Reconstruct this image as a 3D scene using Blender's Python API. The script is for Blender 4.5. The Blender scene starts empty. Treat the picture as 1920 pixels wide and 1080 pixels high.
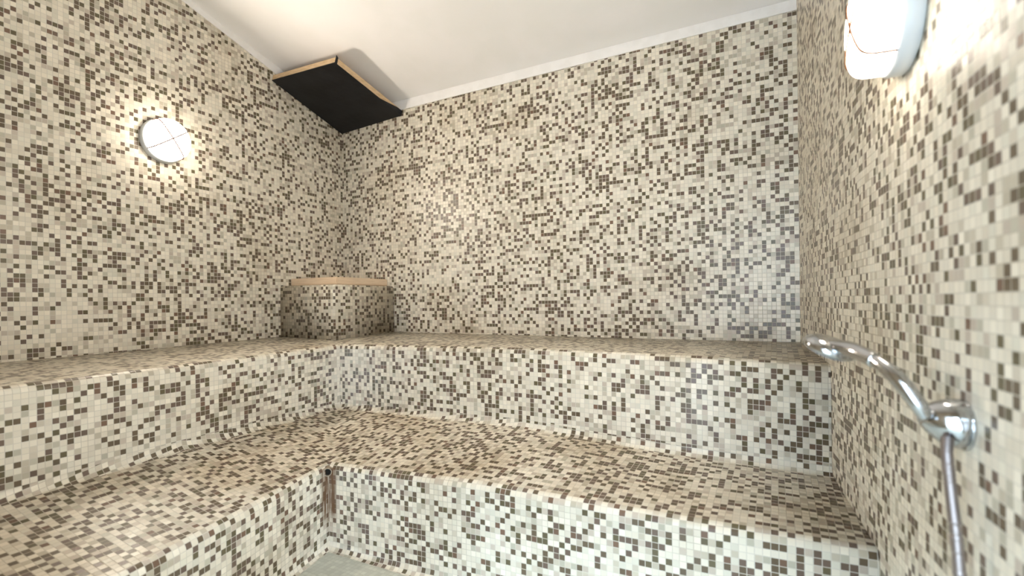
import bpy, bmesh, math, random
from mathutils import Vector, Matrix

random.seed(7)
sc = bpy.context.scene
COL = sc.collection
T = 0.021                 # mosaic pitch in metres
H = 1.08                  # eye height above the floor; heights below are given from the eye

# ------------------------------------------------------------------ helpers
def link(name, me, mat=None, parent=None):
    o = bpy.data.objects.new(name, me)
    COL.objects.link(o)
    if mat is not None:
        for m in (mat if isinstance(mat, (list, tuple)) else [mat]):
            me.materials.append(m)
    if parent is not None:
        o.parent = parent
    return o

def obj(name, bm, mat=None, parent=None, smooth=False):
    bmesh.ops.remove_doubles(bm, verts=bm.verts, dist=1e-6)
    bmesh.ops.recalc_face_normals(bm, faces=bm.faces)
    me = bpy.data.meshes.new(name)
    bm.to_mesh(me); bm.free()
    if smooth:
        for p in me.polygons:
            p.use_smooth = True
    return link(name, me, mat, parent)

def tag(o, label=None, cat=None, group=None, kind=None):
    if label: o['label'] = label
    if cat: o['category'] = cat
    if group: o['group'] = group
    if kind: o['kind'] = kind
    return o

def empty(name, loc, label, cat, group=None):
    o = bpy.data.objects.new(name, None)
    o.empty_display_size = 0.05
    COL.objects.link(o)
    o.location = loc
    return tag(o, label, cat, group)

def world_parts(root, parts):
    """parts were built in world space; hang them under root without moving them"""
    for p in parts:
        p.parent = root
        p.matrix_parent_inverse = Matrix.Translation(root.location).inverted()

def add_box(bm, lo, hi):
    x0, y0, z0 = lo; x1, y1, z1 = hi
    v = [bm.verts.new(c) for c in ((x0,y0,z0),(x1,y0,z0),(x1,y1,z0),(x0,y1,z0),(x0,y0,z1),(x1,y0,z1),(x1,y1,z1),(x0,y1,z1))]
    for f in ((0,3,2,1),(4,5,6,7),(0,1,5,4),(1,2,6,5),(2,3,7,6),(3,0,4,7)):
        bm.faces.new([v[i] for i in f])

def add_prism(bm, pts, off):
    """closed polygon pts extruded by vector off"""
    off = Vector(off)
    a = [bm.verts.new(p) for p in pts]
    b = [bm.verts.new(Vector(p) + off) for p in pts]
    bm.faces.new(a); bm.faces.new(list(reversed(b)))
    n = len(pts)
    for i in range(n):
        bm.faces.new((a[i], a[(i+1) % n], b[(i+1) % n], b[i]))

def frame_of(axis):
    z = Vector(axis).normalized()
    x = Vector((0, 0, 1)).cross(z)
    if x.length < 1e-4: x = Vector((1, 0, 0))
    x.normalize()
    return x, z.cross(x), z

def add_lathe(bm, origin, axis, prof, seg=48):
    """prof: list of (radius, distance along the axis)"""
    x, y, z = frame_of(axis); o = Vector(origin)
    rings = []
    for r, h in prof:
        if r < 1e-6:
            rings.append([bm.verts.new(o + z*h)])
        else:
            rings.append([bm.verts.new(o + z*h + x*(r*math.cos(2*math.pi*i/seg)) + y*(r*math.sin(2*math.pi*i/seg))) for i in range(seg)])
    for a, b in zip(rings, rings[1:]):
        for i in range(seg):
            j = (i+1) % seg
            if len(a) == 1 and len(b) == 1: continue
            if len(a) == 1: bm.faces.new((a[0], b[j], b[i]))
            elif len(b) == 1: bm.faces.new((a[i], a[j], b[0]))
            else: bm.faces.new((a[i], a[j], b[j], b[i]))

def catmull(pts, n):
    P = [Vector(p) for p in pts]
    P = [P[0]*2 - P[1]] + P + [P[-1]*2 - P[-2]]
    out = []
    for k in range(1, len(P)-2):
        p0, p1, p2, p3 = P[k-1:k+3]
        for i in range(n):
            t = i/n
            out.append(0.5*((2*p1) + (p2-p0)*t + (2*p0-5*p1+4*p2-p3)*t*t + (3*p1-p0-3*p2+p3)*t**3))
    out.append(P[-2].copy())
    return out

def add_tube(bm, path, rad, seg=16, squash=None, cap=True):
    """swept tube; rad is a number or a function of 0..1"""
    n = len(path); rings = []
    up = Vector((0, 0, 1)); prev = None
    for i, p in enumerate(path):
        d = (path[min(i+1, n-1)] - path[max(i-1, 0)]).normalized()
        if prev is None:
            x = up.cross(d)
            if x.length < 1e-3: x = Vector((1, 0, 0)).cross(d)
        else:
            x = prev - d*prev.dot(d)
        x.normalize(); prev = x
        y = d.cross(x)
        r = rad(i/(n-1)) if callable(rad) else rad
        s = squash(i/(n-1)) if squash else 1.0
        rings.append([bm.verts.new(p + x*(r*math.cos(2*math.pi*k/seg)) + y*(r*s*math.sin(2*math.pi*k/seg))) for k in range(seg)])
    for a, b in zip(rings, rings[1:]):
        for k in range(seg):
            bm.faces.new((a[k], a[(k+1) % seg], b[(k+1) % seg], b[k]))
    if cap:
        bm.faces.new(list(reversed(rings[0]))); bm.faces.new(rings[-1])

# ------------------------------------------------------------------ materials
class NT:
    def __init__(s, name):
        s.m = bpy.data.materials.new(name); s.m.use_nodes = True
        s.t = s.m.node_tree; s.t.nodes.clear()
        s.out = s.n('ShaderNodeOutputMaterial')
    def n(s, kind, **kw):
        k = s.t.nodes.new(kind)
        for a, b in kw.items(): setattr(k, a, b)
        return k
    def l(s, a, b): s.t.links.new(a, b)
    def put(s, sock, v):
        if isinstance(v, bpy.types.NodeSocket): s.l(v, sock)
        else: sock.default_value = v
    def math(s, op, a, b=None, c=None, clamp=False):
        k = s.n('ShaderNodeMath', operation=op, use_clamp=clamp)
        s.put(k.inputs[0], a)
        if b is not None: s.put(k.inputs[1], b)
        if c is not None: s.put(k.inputs[2], c)
        return k.outputs[0]
    def vec(s, op, a, b=None, scale=None):
        k = s.n('ShaderNodeVectorMath', operation=op)
        s.put(k.inputs[0], a)
        if b is not None: s.put(k.inputs[1], b)
        if scale is not None: s.put(k.inputs['Scale'], scale)
        return k.outputs['Value'] if op in ('LENGTH', 'DISTANCE', 'DOT_PRODUCT') else k.outputs[0]
    def ramp(s, fac, stops, mode='LINEAR'):
        k = s.n('ShaderNodeValToRGB'); r = k.color_ramp; r.interpolation = mode
        while len(r.elements) > 1: r.elements.remove(r.elements[-1])
        r.elements[0].position, r.elements[0].color = stops[0][0], (*stops[0][1], 1)
        for p, c in stops[1:]:
            e = r.elements.new(p); e.color = (*c, 1)
        s.l(fac, k.inputs[0]); return k.outputs[0]
    def mix(s, f, a, b):
        k = s.n('ShaderNodeMix', data_type='RGBA')
        s.put(k.inputs[0], f)
        s.put(k.inputs[6], (*a, 1) if isinstance(a, tuple) else a)
        s.put(k.inputs[7], (*b, 1) if isinstance(b, tuple) else b)
        return k.outputs[2]
    def maprange(s, v, a, b, c=0.0, d=1.0, smooth=True):
        k = s.n('ShaderNodeMapRange', interpolation_type='SMOOTHSTEP' if smooth else 'LINEAR')
        s.put(k.inputs[0], v)
        for i, q in enumerate((a, b, c, d)): k.inputs[i+1].default_value = q
        return k.outputs[0]
    def bsdf(s, color, rough=0.5, metal=0.0, normal=None, spec=None, **kw):
        b = s.n('ShaderNodeBsdfPrincipled')
        s.put(b.inputs['Base Color'], (*color, 1) if isinstance(color, tuple) else color)
        s.put(b.inputs['Roughness'], rough); s.put(b.inputs['Metallic'], metal)
        if normal is not None: s.l(normal, b.inputs['Normal'])
        if spec is not None: s.put(b.inputs['Specular IOR Level'], spec)
        for k, v in kw.items(): s.put(b.inputs[k], v)
        s.l(b.outputs[0], s.out.inputs[0])
        return b

CREAM = (0.71, 0.645, 0.525)
def mosaic(name, dark=0.285, mid=0.20, rust=None, plain=None, brown_range=(0.0, 0.30)):
    s = NT(name)
    uv = s.n('ShaderNodeUVMap', uv_map='tile').outputs[0]
    cell = s.vec('FLOOR', uv)
    fr = s.vec('FRACTION', uv)
    wn = s.n('ShaderNodeTexWhiteNoise', noise_dimensions='2D'); s.l(cell, wn.inputs['Vector'])
    wn2 = s.n('ShaderNodeTexWhiteNoise', noise_dimensions='2D'); s.l(s.vec('ADD', cell, (371.0, 913.0, 0)), wn2.inputs['Vector'])
    r = wn.outputs['Value']
    # the setter's sheets run denser in dark chips here and there
    dn = s.n('ShaderNodeTexNoise', noise_dimensions='2D'); s.l(s.vec('MULTIPLY', cell, (0.075, 0.075, 0)), dn.inputs['Vector'])
    dn.inputs['Scale'].default_value = 1.0; dn.inputs['Detail'].default_value = 2
    r = s.math('ADD', r, s.math('MULTIPLY', s.math('SUBTRACT', 0.5, dn.outputs[0]), 0.42), clamp=True) if not plain else r
    if plain:
        tile = s.ramp(r, [(0.0, tuple(c*0.93 for c in plain)), (0.5, plain), (0.8, tuple(min(1, c*1.05) for c in plain))], 'CONSTANT')
    else:
        d, m = dark, dark + mid
        tile = s.ramp(r, [
            (0.0, (0.132, 0.098, 0.062)), (d*0.42, (0.150, 0.106, 0.080)), (d*0.72, (0.126, 0.104, 0.058)), (d*0.92, (0.175, 0.108, 0.072)),
            (d, (0.500, 0.445, 0.345)), (d+mid*0.35, (0.520, 0.445, 0.360)), (d+mid*0.65, (0.480, 0.445, 0.350)), (d+mid*0.85, (0.580, 0.515, 0.410)),
            (m, CREAM), (m+(1-m)*0.3, (0.745, 0.680, 0.560)), (m+(1-m)*0.6, (0.695, 0.650, 0.535)), (m+(1-m)*0.8, (0.770, 0.705, 0.585))], 'CONSTANT')
    # a touch of tone from tile to tile
    val = s.math('MULTIPLY_ADD', wn2.outputs['Value'], 0.16, 0.92)
    hs = s.n('ShaderNodeHueSaturation'); s.l(tile, hs.inputs['Color']); s.l(val, hs.inputs['Value'])
    tile = hs.outputs[0]
    sep = s.n('ShaderNodeSeparateXYZ'); s.l(fr, sep.inputs[0])
    def edge(c):
        a = s.math('ABSOLUTE', s.math('SUBTRACT', c, 0.5))
        return s.maprange(a, 0.435, 0.472)
    ed = s.math('MAXIMUM', edge(sep.outputs[0]), edge(sep.outputs[1]))
    geo = s.n('ShaderNodeNewGeometry')
    big = s.n('ShaderNodeTexNoise'); s.l(geo.outputs['Position'], big.inputs['Vector'])
    big.inputs['Scale'].default_value = 2.6; big.inputs['Detail'].default_value = 4
    grout = s.mix(s.maprange(big.outputs[0], 0.42, 0.66), (0.63, 0.585, 0.50), (0.52, 0.465, 0.375))
    if plain: grout = (0.45, 0.45, 0.39)
    col = s.mix(ed, tile, grout)
    # limescale and body-oil film in wandering patches; seat copy is darker and browner throughout
    film = s.maprange(big.outputs[0], 0.52 if brown_range[0] == 0 else 0.34, 0.72, *brown_range)
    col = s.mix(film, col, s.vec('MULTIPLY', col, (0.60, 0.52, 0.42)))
    rough = s.math('MULTIPLY_ADD', ed, 0.40, 0.34)
    if rust:
        x0, y0, z0, z1 = rust
        p = geo.outputs['Position']
        sp = s.n('ShaderNodeSeparateXYZ'); s.l(p, sp.inputs[0])
        dx = s.math('SUBTRACT', sp.outputs[0], x0); dy = s.math('SUBTRACT', sp.outputs[1], y0)
        dist = s.math('SQRT', s.math('ADD', s.math('MULTIPLY', dx, dx), s.math('MULTIPLY', dy, dy)))
        st = s.n('ShaderNodeTexNoise'); s.l(s.vec('MULTIPLY', p, (95.0, 95.0, 7.0)), st.inputs['Vector'])
        st.inputs['Scale'].default_value = 1.0; st.inputs['Detail'].default_value = 3
        dd = s.math('MULTIPLY_ADD', st.outputs[0], 0.035, dist)
        m1 = s.maprange(dd, 0.052, 0.076, 1.0, 0.0)
        m2 = s.math('MULTIPLY', s.maprange(sp.outputs[2], z0, z0+0.10), s.maprange(sp.outputs[2], z1, z1+0.01, 1.0, 0.0))
        streak = s.maprange(st.outputs[0], 0.38, 0.58)
        mk = s.math('MULTIPLY', s.math('MULTIPLY', m1, m2), s.math('MULTIPLY_ADD', streak, 0.48, 0.50), clamp=True)
        col = s.mix(mk, col, (0.125, 0.058, 0.020))
    # every chip sits at its own slight tilt, so lamps glint off single tiles
    jit = s.vec('SUBTRACT', wn2.outputs['Color'], (0.5, 0.5, 0.5))
    nrm = s.vec('NORMALIZE', s.vec('ADD', geo.outputs['Normal'], s.vec('SCALE', jit, scale=0.055)))
    bump = s.n('ShaderNodeBump'); bump.inputs['Strength'].default_value = 0.35; bump.inputs['Distance'].default_value = 0.002
    s.l(s.math('SUBTRACT', 1.0, ed), bump.inputs['Height']); s.l(nrm, bump.inputs['Normal'])
    s.bsdf(col, rough, normal=bump.outputs[0], spec=0.38)
    return s.m

def simple(name, color, rough=0.5, metal=0.0, noise=None, spec=None, bump=0.0):
    s = NT(name)
    c = color; nrm = None
    if noise:
        scale, other, stretch = noise
        tc = s.n('ShaderNodeTexCoord')
        nz = s.n('ShaderNodeTexNoise'); nz.inputs['Scale'].default_value = scale; nz.inputs['Detail'].default_value = 6
        s.l(s.vec('MULTIPLY', tc.outputs['Object'], stretch), nz.inputs['Vector'])
        c = s.mix(s.maprange(nz.outputs[0], 0.38, 0.62), color, other)
        if bump:
            b = s.n('ShaderNodeBump'); b.inputs['Strength'].default_value = bump; b.inputs['Distance'].default_value = 0.003
            s.l(nz.outputs[0], b.inputs['Height']); nrm = b.outputs[0]
    s.bsdf(c, rough, metal, normal=nrm, spec=spec)
    return s.m

def glowing(name, color, strength):
    """opal glass lit from within: brightest over the bulb, weaker towards the rim (uv 'rim' runs 0 at the apex to 1 at the rim)"""
    s = NT(name)
    b = s.bsdf((0.85, 0.83, 0.80), 0.18)
    u = s.n('ShaderNodeSeparateXYZ'); s.l(s.n('ShaderNodeUVMap', uv_map='rim').outputs[0], u.inputs[0])
    b.inputs['Emission Color'].default_value = (*color, 1)
    s.l(s.math('MULTIPLY', s.maprange(u.outputs[0], 0.05, 0.90, 1.0, 0.60), strength), b.inputs['Emission Strength'])
    return s.m

M_tile = mosaic('glass_mosaic_brown_cream')
M_tile_rust = mosaic('glass_mosaic_rusty_corner', rust=(-1.768, 1.633, H-1.0, H-0.725))
M_tile_seat = mosaic('brown_seat_mosaic', dark=0.34, brown_range=(0.20, 0.70))  # darker, browner copy of the mosaic for the lower treads
M_floor = mosaic('cream_floor_mosaic', plain=(0.52, 0.525, 0.45))
M_ceiling = simple('ceiling_paint', (0.87, 0.84, 0.82), 0.75, noise=(3.0, (0.84, 0.815, 0.785), (1, 1, 1)))
M_trim = simple('trim_plaster', (0.87, 0.84, 0.81), 0.6, noise=(14.0, (0.83, 0.80, 0.765), (1, 1, 1)))
M_black = simple('black_film', (0.004, 0.004, 0.005), 0.42, noise=(6.0, (0.009, 0.009, 0.011), (1, 1, 1)), bump=0.35, spec=0.22)
M_wood = simple('pale_cut_board', (0.64, 0.46, 0.28), 0.6, noise=(40.0, (0.54, 0.37, 0.205), (0.6, 0.6, 4.0)), bump=0.2)
M_board = simple('pale_shelf_wood', (0.74, 0.57, 0.40), 0.5, noise=(26.0, (0.68, 0.51, 0.345), (0.35, 0.35, 6.0)), bump=0.1)
M_lampbase = simple('white_lamp_plastic', (0.55, 0.57, 0.58), 0.35)
M_glass = glowing('lit_opal_glass', (1.0, 0.89, 0.75), 12.0)
M_wire = simple('brown_guard_wire', (0.12, 0.045, 0.015), 0.4, 0.3)
M_chrome = simple('chrome', (0.50, 0.51, 0.53), 0.10, 1.0)
M_chrome_dull = simple('brushed_hose_steel', (0.34, 0.30, 0.29), 0.48, 1.0)
M_dark = simple('dark_hole', (0.006, 0.005, 0.004), 0.9)
M_steel = simple('drain_steel', (0.42, 0.35, 0.27), 0.4, 0.8)
M_nozzle = simple('grey_spray_face', (0.22, 0.22, 0.23), 0.45)

# ------------------------------------------------------------------ room plan (metres, z from the floor)
XL, YB, YF = -2.975, 2.924, -0.36
PR = Vector((0.1065, YB, 0))                     # back right corner
DR = Vector((0.09909, -0.99508, 0))              # along the right wall, towards the camera
NR = Vector((-0.99508, -0.09909, 0))             # out of the right wall, into the room
SR = (YB - YF) / 0.99508
PF = PR + DR*SR                                  # front right corner
# the ceiling falls towards the back wall and a little towards the left
def zc(x, y): return H + 1.455 + 0.012*(x - XL) + 0.258*(YB - y)
def rwall(s, off, z): 
    p = PR + DR*s + NR*off
    return Vector((p.x, p.y, H + z))

def wall(name, pts, inward, uvf, mat, thick=0.10):
    """pts: inner face; the slab grows away from the room"""
    bm = bmesh.new()
    add_prism(bm, pts, -Vector(inward)*thick)
    uvl = bm.loops.layers.uv.new('tile')
    for f in bm.faces:
        for l in f.loops: l[uvl].uv = uvf(l.vert.co)
    bmesh.ops.recalc_face_normals(bm, faces=bm.faces)
    me = bpy.data.meshes.new(name); bm.to_mesh(me); bm.free()
    return tag(link(name, me, mat), kind='structure')

wall('wall_back', [(XL,YB,0),(PR.x,YB,0),(PR.x,YB,zc(PR.x,YB)),(XL,YB,zc(XL,YB))], (0,-1,0), lambda c: ((c.x-PR.x)/T + 400, (c.z)/T + 0.3), M_tile)
wall('wall_left', [(XL,YF,0),(XL,YB,0),(XL,YB,zc(XL,YB)),(XL,YF,zc(XL,YF))], (1,0,0), lambda c: ((c.y-YB)/T + 1000, (c.z)/T + 0.3), M_tile)
wall('wall_right', [(PR.x,YB,0),(PF.x,YF,0),(PF.x,YF,zc(PF.x,YF)),(PR.x,YB,zc(PR.x,YB))], NR, lambda c: ((c-PR).dot(DR)/T + 2000, (c.z)/T + 0.3), M_tile)
# front wall behind the camera, with the open doorway the photographer stands in
DX0, DX1, DZ = -0.58, 0.30, H + 0.79
bm = bmesh.new()
fr = [(XL,YF,0),(DX0,YF,0),(DX0,YF,DZ),(DX1,YF,DZ),(DX1,YF,0),(PF.x,YF,0),(PF.x,YF,zc(PF.x,YF)),(XL,YF,zc(XL,YF))]
add_prism(bm, fr, (0,-0.12,0))
uvl = bm.loops.layers.uv.new('tile')
for f in bm.faces:
    for l in f.loops: l[uvl].uv = (l.vert.co.x/T + 3000, l.vert.co.z/T)
me = bpy.data.meshes.new('wall_front'); bmesh.ops.recalc_face_normals(bm, faces=bm.faces); bm.to_mesh(me); bm.free()
tag(link('wall_front', me, M_tile), kind='structure')
wall('floor', [(XL,YF-1.6,0),(PF.x+0.5,YF-1.6,0),(PF.x+0.1,YF,0),(PR.x,YB,0),(XL,YB,0)], (0,0,1), lambda c: (c.x/T, c.y/T), M_floor)
wall('ceiling', [(XL,YF,zc(XL,YF)),(PF.x,YF,zc(PF.x,YF)),(PR.x,YB,zc(PR.x,YB)),(XL,YB,zc(XL,YB))], (0,-0.25,-0.97), lambda c: (c.x, c.y), M_ceiling)
# plaster bands between the tiles and the ceiling
bm = bmesh.new()
add_prism(bm, [(XL,YB,H+1.385),(PR.x,YB,H+1.437),(PR.x,YB,zc(PR.x,YB)),(XL,YB,zc(XL,YB))], (0,-0.007,0))
tag(obj('trim_1', bm, M_trim), kind='structure')
bm = bmesh.new()
add_prism(bm, [(XL,YB,H+1.383),(XL,YB-2.1,H+1.383+2.1*0.2905),(XL,YB-2.1,zc(XL,YB-2.1)),(XL,YB,zc(XL,YB))], (0.007,0,0))
tag(obj('trim_2', bm, M_trim), kind='structure')

# ------------------------------------------------------------------ benches
def fillet(pts, rad, n=6):
    """pts: polyline of Vectors; rad: {index: tangent length}. Returns points and, per point, which leg it is on"""
    out = []
    for i, p in enumerate(pts):
        if i in rad:
            a = (pts[i-1]-p).normalized()*rad[i]; b = (pts[i+1]-p).normalized()*rad[i]
            w = 0.7071
            for k in range(n+1):
                t = k/n
                c0, c1, c2 = (1-t)**2, 2*t*(1-t)*w, t*t
                out.append(((p+a)*c0 + p*c1 + (p+b)*c2)/(c0+c1+c2))
        else:
            out.append(p.copy())
    return out

def bench(name, sections, split, npl, rad, hidden, mat, arm_at, label, base_uv, nfil=6, seat_from=99):
    """sections: per section the visible profile corners (wall side first) ; arm_at: index of the mitre section.
    split: profile index where the face strip (nosing and riser) begins"""
    bm = bmesh.new(); uvl = bm.loops.layers.uv.new('tile')
    prof = [fillet(s, rad, nfil) for s in sections]
    hid = [hidden(s) for s in sections]
    V = [[bm.verts.new(p) for p in a] for a in prof]
    Hd = [[bm.verts.new(p) for p in a] for a in hid]
    arc = []
    for a in prof:
        d = [0.0]*len(a)
        for k in range(split+1, len(a)): d[k] = d[k-1] + (a[k]-a[k-1]).length
        for k in range(split-1, -1, -1): d[k] = d[k+1] - (a[k]-a[k+1]).length
        arc.append(d)
    face_smooth = []
    for i in range(len(prof)-1):
        left = i < arm_at
        for k in range(len(prof[0])-1):
            f = bm.faces.new((V[i][k], V[i+1][k], V[i+1][k+1], V[i][k+1]))
            f.smooth = True
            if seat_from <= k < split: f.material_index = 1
            for l in f.loops:
                ii = i if l.vert in V[i] else i+1
                kk = V[ii].index(l.vert)
                c = l.vert.co
                along = (c.y if left else c.x)/T
                if k >= split:
                    l[uvl].uv = (base_uv + along + (0 if left else 500), base_uv + 50 - arc[ii][kk]/T)
                elif k < base_uv_tread_start[name]:
                    l[uvl].uv = (base_uv + 1500 + along, base_uv + 80 + arc[ii][kk]/T)
                else:
                    l[uvl].uv = (c.x/T + base_uv + 200, c.y/T + base_uv + 200)
        ring0 = [V[i][-1]] + Hd[i] + [V[i][0]]; ring1 = [V[i+1][-1]] + Hd[i+1] + [V[i+1][0]]
        for k in range(len(ring0)-1):
            bm.faces.new((ring0[k], ring1[k], ring1[k+1], ring0[k+1]))
    for i in (0, len(prof)-1):
        f = bm.faces.new(V[i] + Hd[i])
    bmesh.ops.recalc_face_normals(bm, faces=bm.faces)
    me = bpy.data.meshes.new(name); bm.to_mesh(me); bm.free()
    return tag(link(name, me, mat), label, 'bench')

FL = 0.19      # the lower left face fans out towards the door
# plan of each section: wall, upper face, lower face ; heights: wall joint, upper nosing, base, lower nosing
def lx(y): return -1.768 + FL*(1.633 - y)
SEC = [
    ((XL,YF), (-2.284,YF), (lx(YF),YF),            (-.238,-.266,-.672,-.760)),
    ((XL,0.5), (-2.284,0.5), (lx(0.5),0.5),        (-.238,-.266,-.650,-.752)),
    ((XL,1.4), (-2.284,1.3), (lx(1.2),1.2),        (-.232,-.258,-.614,-.732)),
    ((XL,YB), (-2.284,2.2095), (-1.768,1.633),     (-.206,-.238,-.608,-.708)),
    ((-1.2,YB), (-1.1,2.2095), (-1.0,1.633),       (-.214,-.224,-.598,-.678)),
    ((-.4,YB), (-.35,2.2095), (-.3,1.633),         (-.218,-.232,-.640,-.676)),
    ((PR.x,YB), (0.1777,2.2095), (0.2350,1.633),   (-.218,-.246,-.652,-.668)),
]
up_sections, lo_sections = [], []
EPS = 0.0004
def inset(x, y):
    """the benches stop a millimetre short of the walls"""
    x = max(x, XL+0.001); y = min(max(y, YF+0.001), YB-0.001)
    d = (Vector((x, y, 0))-PR).dot(NR)
    if d < 0.001: x -= 0.001-d
    return (x, y)
for W_, U_, L_, (zw, zu, zb, zl) in SEC:
    W_ = inset(*W_); U_ = inset(*U_); L_ = inset(*L_)
    w = Vector((*W_, H+zw)); u = Vector((*U_, H+zu)); b = Vector((*U_, H+zb-0.02))
    up_sections.append([w, u, b])
    u2 = Vector(U_); l2 = Vector(L_); d = (l2-u2); d = d/d.length*EPS
    a = Vector((u2.x+d.x, u2.y+d.y, H+zb+0.0325)); bb = Vector((u2.x+d.x, u2.y+d.y, H+zb))
    ll = Vector((*L_, H+zl)); ff = Vector((*L_, 0.0005)); out = (l2-u2).normalized()
    lo_sections.append([a, bb, ll, ff, Vector((l2.x+out.x*0.0352, l2.y+out.y*0.0352, 0.0005))])
base_uv_tread_start = {'upper_bench': 0, 'lower_bench': 7}
bench('upper_bench', up_sections, 1, None, {1: 0.026}, lambda s: [Vector((s[2].x, s[2].y, 0.0)), Vector((s[0].x, s[0].y, 0.0))], M_tile, 3,
      'upper tier of mosaic tiled seating running along the left and back walls', 5000)
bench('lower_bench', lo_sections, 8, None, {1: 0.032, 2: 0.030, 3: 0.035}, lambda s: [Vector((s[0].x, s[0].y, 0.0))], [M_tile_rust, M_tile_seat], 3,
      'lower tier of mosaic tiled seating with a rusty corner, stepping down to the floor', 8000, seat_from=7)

# ------------------------------------------------------------------ corner pedestal and its board
def rounded_block(bm, x0, x1, y0, y1, z0f, z1, r, n=6):
    """block filling the back left corner: rounded outer edge, walls behind. z0f gives the foot height"""
    pts = [(x0, y1), (x0, y0)]
    pts += [(x1-r + r*math.sin(a), y0+r - r*math.cos(a)) for a in [math.pi/2*k/n for k in range(n+1)]]
    pts += [(x1, y1)]
    lv = [bm.verts.new((x, y, z0f(x, y))) for x, y in pts]
    top_z = [(0.0, 0.0), (0.35, 0.006), (0.75, 0.016), (1.0, 0.020)]
    rings = [lv]
    cx, cy = x0, y1
    for k in range(5):
        a = math.pi/2*k/4
        ins = r*0.8*(1-math.cos(a)); zz = z1 - r*0.8 + r*0.8*math.sin(a)
        ring = []
        for x, y in pts:
            X = x - ins*(x-x0)/(x1-x0); Y = y + ins*(y1-y)/(y1-y0)
            ring.append(bm.verts.new((X, Y, zz)))
        rings.append(ring)
    for a, b in zip(rings, rings[1:]):
        for i in range(len(pts)):
            j = (i+1) % len(pts)
            bm.faces.new((a[i], a[j], b[j], b[i]))
    bm.faces.new(list(reversed(rings[0]))); bm.faces.new(rings[-1])

def ped_foot(x, y):
    tx, ty = (x-XL)/0.691, (YB-y)/0.7145
    if ty <= tx:
        zw = -.206 - .008*(x-XL)/1.775; zn = -.238 + .014*max(0, x+2.284)/1.184; t = ty
    else:
        zw = -.206 - .026*(YB-y)/1.524; zn = -.238 - .020*max(0, 2.2095-y)/0.9; t = tx
    return H + zw + (zn-zw)*t + 0.002
PX1, PY0, PZ1 = -2.480, 2.352, H + 0.125
bm = bmesh.new()
rounded_block(bm, XL+.001, PX1, PY0, YB-.001, ped_foot, PZ1, 0.022)
uvl = bm.loops.layers.uv.new('tile')
bm.normal_update()
for f in bm.faces:
    f.smooth = len(f.verts) == 4
    for l in f.loops:
        c = l.vert.co
        if abs(f.normal.z) > 0.95: l[uvl].uv = (c.x/T + 9100, c.y/T + 9100)
        else: l[uvl].uv = ((c.x + c.y)/T + 9500.4, c.z/T + 9500.2)
bmesh.ops.recalc_face_normals(bm, faces=bm.faces)
me = bpy.data.meshes.new('corner_pedestal'); bm.to_mesh(me); bm.free()
tag(link('corner_pedestal', me, M_tile), 'tiled square pedestal on the upper bench in the back left corner', 'pedestal')

bm = bmesh.new()
add_box(bm, (XL+0.001, 2.437, PZ1+0.0005), (-2.536, YB-0.001, H+0.177))
bmesh.ops.bevel(bm, geom=[e for e in bm.edges], offset=0.005, segments=2, affect='EDGES')
tag(obj('wooden_board', bm, M_board), 'pale wooden board lying on top of the tiled corner pedestal', 'board')

# ------------------------------------------------------------------ black bottomed board hung under the ceiling corner
C_ = Vector((XL+0.009, YB-0.009, H+1.312)); L_ = Vector((XL+0.009, 2.30, H+1.492))
A_ = Vector((-2.388, 2.295, H+1.478)); R_ = Vector((-2.386, YB-0.009, H+1.350))
panel_root = empty('corner_panel', (-2.68, 2.61, H+1.40), 'black bottomed slanting board hung in the back left ceiling corner', 'panel')
up = Vector((0, 0.27, 0.96))
bm = bmesh.new()
add_prism(bm, [L_+up*0.006, A_+up*0.006, R_+up*0.006, C_+up*0.006], up*0.036)
brd = obj('board', bm, M_wood)
# film on the underside, sagging slightly, lapped up the outer corner and the far end of the free side
bm = bmesh.new()
N = 10
grid = []
for i in range(N+1):
    row = []
    for j in range(N+1):
        a, b = i/N, j/N
        p = (L_*(1-a)+A_*a)*(1-b) + (C_*(1-a)+R_*a)*b
        p = p - up*(0.004*math.sin(math.pi*a)*math.sin(math.pi*b))
        row.append(bm.verts.new(p))
    grid.append(row)
fs = []
for i in range(N):
    for j in range(N):
        fs.append(bm.faces.new((grid[i][j], grid[i+1][j], grid[i+1][j+1], grid[i][j+1])))
res = bmesh.ops.extrude_face_region(bm, geom=fs)
for v in [g for g in res['geom'] if isinstance(g, bmesh.types.BMVert)]:
    v.co += up*0.005
film = obj('underside_film', bm, M_black, smooth=False)
film['label'] = 'black underside film'
bm = bmesh.new()
ex = (A_-L_).normalized(); ey = (R_-A_).normalized()
add_prism(bm, [A_+ex*0.002, A_+ex*0.002+ey*0.018, A_+ex*0.002+ey*0.016+up*0.046, A_+ex*0.002+up*0.056], -ex*0.003)
wrp = obj('corner_wrap', bm, M_black)
bm = bmesh.new()
add_prism(bm, [R_+ex*0.003-ey*0.24, R_+ex*0.003, R_+ex*0.003+up*0.040, R_+ex*0.003-ey*0.06+up*0.037, R_+ex*0.003-ey*0.16+up*0.016], -ex*0.002)
wrp2 = obj('edge_wrap', bm, M_black)
hang = []
for p in (Vector((-2.80, 2.66, 0)), Vector((-2.56, 2.66, 0))):
    bm = bmesh.new()
    t = (p.y-2.30)/(YB-2.30)
    zb = (H+1.485)*(1-t) + (H+1.343)*t + 0.040
    add_prism(bm, [(p.x-.02,p.y-.10,zb+.10*.235), (p.x+.02,p.y-.10,zb+.10*.235), (p.x+.02,p.y+.10,zb-.10*.235), (p.x-.02,p.y+.10,zb-.10*.235)], (0,0,0.115))
    b = obj('hanger_batten', bm, M_wood); hang.append(b)
world_parts(panel_root, [brd, film, wrp, wrp2] + hang)

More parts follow.
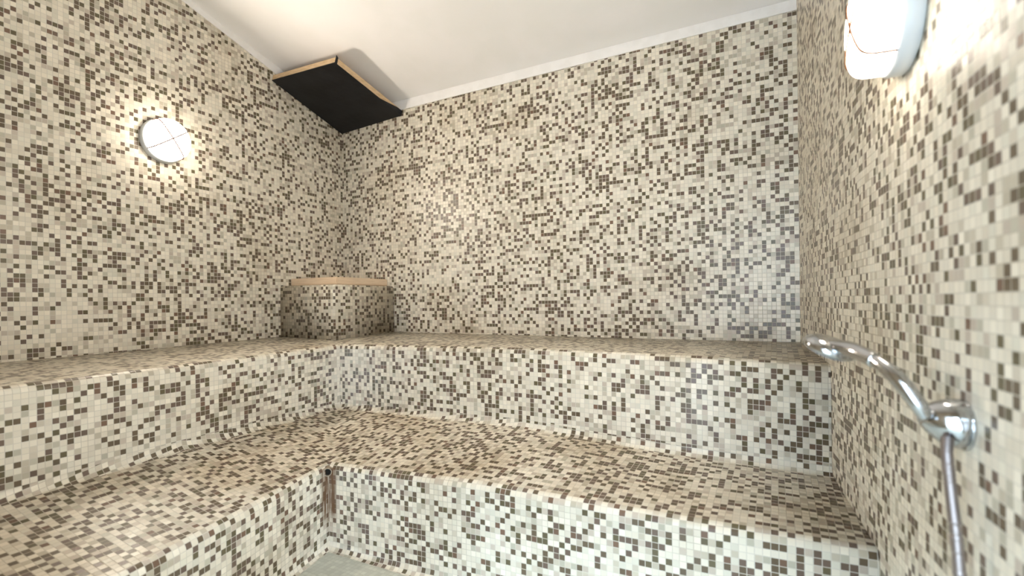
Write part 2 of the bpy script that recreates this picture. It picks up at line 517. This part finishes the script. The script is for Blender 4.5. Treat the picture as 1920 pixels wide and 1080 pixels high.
# ------------------------------------------------------------------ round bulkhead lamps
GLASS = [(0.1105,.0385),(0.1105,.066),(0.1085,.081),(0.1025,.0915),(0.092,.098),(0.075,.1015),(0.05,.1040),(0.025,.1052),(0.0,.1056)]
LAMP_W = 6.6
DOME = GLASS[-1][1] - GLASS[0][1]
def lamp(name, center, n, label):
    n = Vector(n).normalized()
    root = empty(name, center, label, 'lamp', 'round bulkhead lamps')
    bm = bmesh.new()
    add_lathe(bm, center, n, [(0,0.001),(0.114,0.001),(0.117,0.004),(0.117,0.030),(0.114,0.036),(0.112,0.038),(0.108,0.038),(0,0.038)], 64)
    base = obj('base', bm, M_lampbase, smooth=False)
    for p in base.data.polygons: p.use_smooth = abs(p.normal.dot(n)) < 0.9
    prof = [(0, 0.0386)] + [(max(0.0, p.x), p.y) for p in catmull([(r, h, 0) for r, h in GLASS], 5)]
    prof[-1] = (0.0, GLASS[-1][1])
    bm = bmesh.new(); add_lathe(bm, center, n, prof, 64)
    uvr = bm.loops.layers.uv.new('rim')
    for f in bm.faces:
        for l in f.loops:
            hgt = ((l.vert.co - Vector(center)).dot(n) - 0.0385)/DOME
            l[uvr].uv = (1.0 - max(0.0, min(1.0, hgt)), 0.5)
    dome = obj('glass_dome', bm, M_glass, smooth=True)
    # two crossing wires bowed over the glass
    x, y, z = frame_of(n)
    bm = bmesh.new()
    for q in (0.62, 0.62+math.pi/2):
        d = x*math.cos(q) + y*math.sin(q)
        half = [(max(0.0, p.x) + 0.0014*min(1.0, p.x/0.06), p.y + 0.0014*max(0.0, min(1.0, (p.y-0.045)/0.04))) for p in catmull([(r, h, 0) for r, h in GLASS], 5)]
        half[-1] = (0.0, half[-1][1])
        path = [Vector(center) - d*a + n*b for a, b in half] + [Vector(center) + d*a + n*b for a, b in reversed(half[:-1])]
        add_tube(bm, path, 0.0031, 8)
    guard = obj('wire_guard', bm, M_wire, smooth=True)
    world_parts(root, [base, dome, guard])
    # what the bulb throws into the room through the front of the glass
    ld = bpy.data.lights.new('lamp_light', 'AREA'); ld.shape = 'DISK'; ld.size = 0.17; ld.energy = LAMP_W; ld.color = (1.0, 0.89, 0.76)
    lo = bpy.data.objects.new('lamp_light', ld); COL.objects.link(lo)
    lo.location = Vector(center) + n*(GLASS[-1][1] + 0.012)
    lo.rotation_euler = (-n).to_track_quat('Z', 'Y').to_euler()
    return root

lamp('wall_lamp', Vector((XL, 1.612, H+0.900)), (1, 0, 0), 'lit round lamp on the left tiled wall')
lamp('wall_lamp', rwall(1.552, 0.0, 0.604), NR, 'lit round lamp on the right wall, cut by the top of the picture')

# ------------------------------------------------------------------ shower
hs_s, hs_z = 1.803, -0.219
br = empty('shower_bracket', rwall(hs_s, 0, hs_z), 'chrome shower bracket fixed to the right wall', 'bracket')
bm = bmesh.new()
add_lathe(bm, rwall(hs_s, 0.0005, hs_z), NR, [(0,0),(0.042,0),(0.0432,0.0015),(0.0432,0.004),(0.0425,0.005),(0,0.005)], 40)
fl = obj('wall_flange', bm, M_chrome, smooth=False)
for p in fl.data.polygons: p.use_smooth = True
bm = bmesh.new()
add_lathe(bm, rwall(hs_s, 0.004, hs_z), NR + Vector((0, 0, 0.22)), [(0,0),(0.0425,0),(0.0420,0.010),(0.0390,0.024),(0.0335,0.036),(0.0265,0.047),(0.019,0.056),(0.014,0.060),(0,0.061)], 40)
bd = obj('body', bm, M_chrome, smooth=True)
world_parts(br, [fl, bd])

# hand shower: a slender curved handle sweeping up and out to a round head seen edge-on
hold = rwall(1.832, 0.0640, -0.205)
path = [rwall(1.832, 0.0640, -0.205), rwall(1.832, 0.078, -0.178), rwall(1.815, 0.1005, -0.141), rwall(1.778, 0.122, -0.1165), rwall(1.735, 0.143, -0.1035)]
hs = empty('hand_shower', hold, 'chrome hand shower with a round head, resting in the bracket on the right wall', 'shower head')
bm = bmesh.new()
P = catmull(path, 12)
add_tube(bm, P, lambda t: 0.0108 + 0.0032*math.sin(math.pi*min(1, t*1.2)), 20)
handle = obj('handle', bm, M_chrome, smooth=True)
hc = rwall(1.662, 0.174, -0.100)
ax = Vector((-0.34, 0.16, -0.88))
bm = bmesh.new()
add_lathe(bm, hc, -ax, [(0,-0.014),(0.041,-0.014),(0.048,-0.011),(0.050,-0.005),(0.047,0.003),(0.037,0.011),(0.021,0.0165),(0,0.018)], 48)
# the neck flows from the handle into the head
nk = catmull([path[-2], path[-1], hc + Vector((0,0,0.002)) + (path[-1]-hc)*0.35, hc + (path[-1]-hc)*0.05], 8)
add_tube(bm, nk, lambda t: 0.0135 + 0.012*t, 20, squash=lambda t: 1.0 - 0.45*t)
head = obj('head', bm, M_chrome, smooth=True)
bm = bmesh.new()
add_lathe(bm, hc - (-ax).normalized()*0.0145, ax, [(0,0),(0.039,0),(0.039,0.0015),(0,0.002)], 40)
face = obj('spray_face', bm, M_nozzle)
world_parts(hs, [handle, head, face])

# ribbed hose hanging from the handle
bm = bmesh.new()
hp = catmull([rwall(1.836, 0.036, -0.236), rwall(1.848, 0.041, -0.262), rwall(1.862, 0.041, -0.32), rwall(1.878, 0.038, -0.42), rwall(1.894, 0.034, -0.62), rwall(1.904, 0.034, -0.78)], 70)
hp = [p for p in hp]
n_ = len(hp)
add_tube(bm, hp, lambda t: 0.0084 + 0.0008*(1 if int(t*(n_-1)) % 2 == 0 else -1), 14)
tag(obj('shower_hose', bm, M_chrome_dull, smooth=True), 'ribbed steel hose hanging down the right wall from the hand shower', 'hose')

# ------------------------------------------------------------------ drain pipe in the lower bench corner
dn = Vector((0.64, -0.74, -0.05)).normalized(); dp = Vector((-1.768, 1.633, H-0.735)) + dn*0.003
root = empty('drain_pipe', dp, 'small round drain pipe mouth in the inner corner of the lower bench', 'pipe')
bm = bmesh.new()
add_lathe(bm, dp, dn, [(0.0145,-0.03),(0.0145,0.020),(0.0152,0.0215),(0.0180,0.0215),(0.0190,0.020),(0.0190,-0.03)], 32)
rim = obj('rim', bm, M_steel, smooth=False)
bm = bmesh.new(); add_lathe(bm, dp, dn, [(0,0.013),(0.0145,0.013)], 32)
hole = obj('bore', bm, M_dark)
world_parts(root, [rim, hole])

# ------------------------------------------------------------------ daylight from the hall behind the camera, with added riser fills
def area(name, loc, target, sx, sy, energy, color):
    ld = bpy.data.lights.new(name, 'AREA'); ld.shape = 'RECTANGLE'; ld.size = sx; ld.size_y = sy
    ld.energy = energy; ld.color = color
    o = bpy.data.objects.new(name, ld); COL.objects.link(o)
    o.location = loc
    o.rotation_euler = (Vector(target)-Vector(loc)).to_track_quat('-Z', 'Y').to_euler()
    return o
area('hall_skylight', (-0.18, -1.86, H+1.88), (-0.45, 1.63, H-0.95), 0.22, 0.22, 58.0, (0.60, 0.81, 1.0))
area('back_riser_fill', (-0.10, -2.05, H+1.50), (-0.50, 1.63, H-0.55), 0.4, 0.3, 14.0, (0.60, 0.81, 1.0))  # added cool fill for the back risers, no real window
area('left_riser_fill', (0.55, -1.35, H+1.46), (-2.28, 0.90, H-0.60), 0.5, 0.3, 26.0, (0.60, 0.81, 1.0))  # unseen lamp added to cool the left risers

w = bpy.data.worlds.new('added_hall_glow'); sc.world = w; w.use_nodes = True
wt = w.node_tree; bg = wt.nodes['Background']
tc = wt.nodes.new('ShaderNodeTexCoord'); sx = wt.nodes.new('ShaderNodeSeparateXYZ'); rp = wt.nodes.new('ShaderNodeValToRGB')
wt.links.new(tc.outputs['Generated'], sx.inputs[0])
mr = wt.nodes.new('ShaderNodeMapRange'); mr.inputs[1].default_value = -1.0; mr.inputs[2].default_value = 1.0
wt.links.new(sx.outputs[2], mr.inputs[0]); wt.links.new(mr.outputs[0], rp.inputs[0])
e = rp.color_ramp.elements
e[0].position = 0.50; e[0].color = (0.66, 0.83, 1.0, 1)     # cool glow added in place of the hall beyond the doorway
e[1].position = 0.66; e[1].color = (0.30, 0.36, 0.42, 1)    # dimmed overhead to keep the added glow off the treads
wt.links.new(rp.outputs[0], bg.inputs[0]); bg.inputs[1].default_value = 5.4

# ------------------------------------------------------------------ camera
F = 959.0; psi = math.atan(495/959.0); roll = 0.012
cd = bpy.data.cameras.new('camera'); cam = bpy.data.objects.new('camera', cd); COL.objects.link(cam)
cd.sensor_width = 36.0; cd.lens = F/1920*36.0; cd.shift_y = (566-540)/1920.0
cd.clip_start = 0.02
def yaw(v):
    return Vector((math.cos(psi)*v.x - math.sin(psi)*v.y, math.sin(psi)*v.x + math.cos(psi)*v.y, v.z))
right = yaw(Vector((math.cos(roll), 0, -math.sin(roll)))); upv = yaw(Vector((math.sin(roll), 0, math.cos(roll)))); back = yaw(Vector((0, -1, 0)))
cam.matrix_world = Matrix(((right.x, upv.x, back.x, 0), (right.y, upv.y, back.y, 0), (right.z, upv.z, back.z, H), (0, 0, 0, 1)))
cd.dof.use_dof = True; cd.dof.focus_distance = 2.75; cd.dof.aperture_fstop = 2.0
sc.camera = cam

sc.view_settings.view_transform = 'Standard'; sc.view_settings.look = 'None'
sc.view_settings.gamma = 1.0; sc.view_settings.use_curve_mapping = False
sc.view_settings.exposure = 1.24
sc.cycles.use_denoising = True
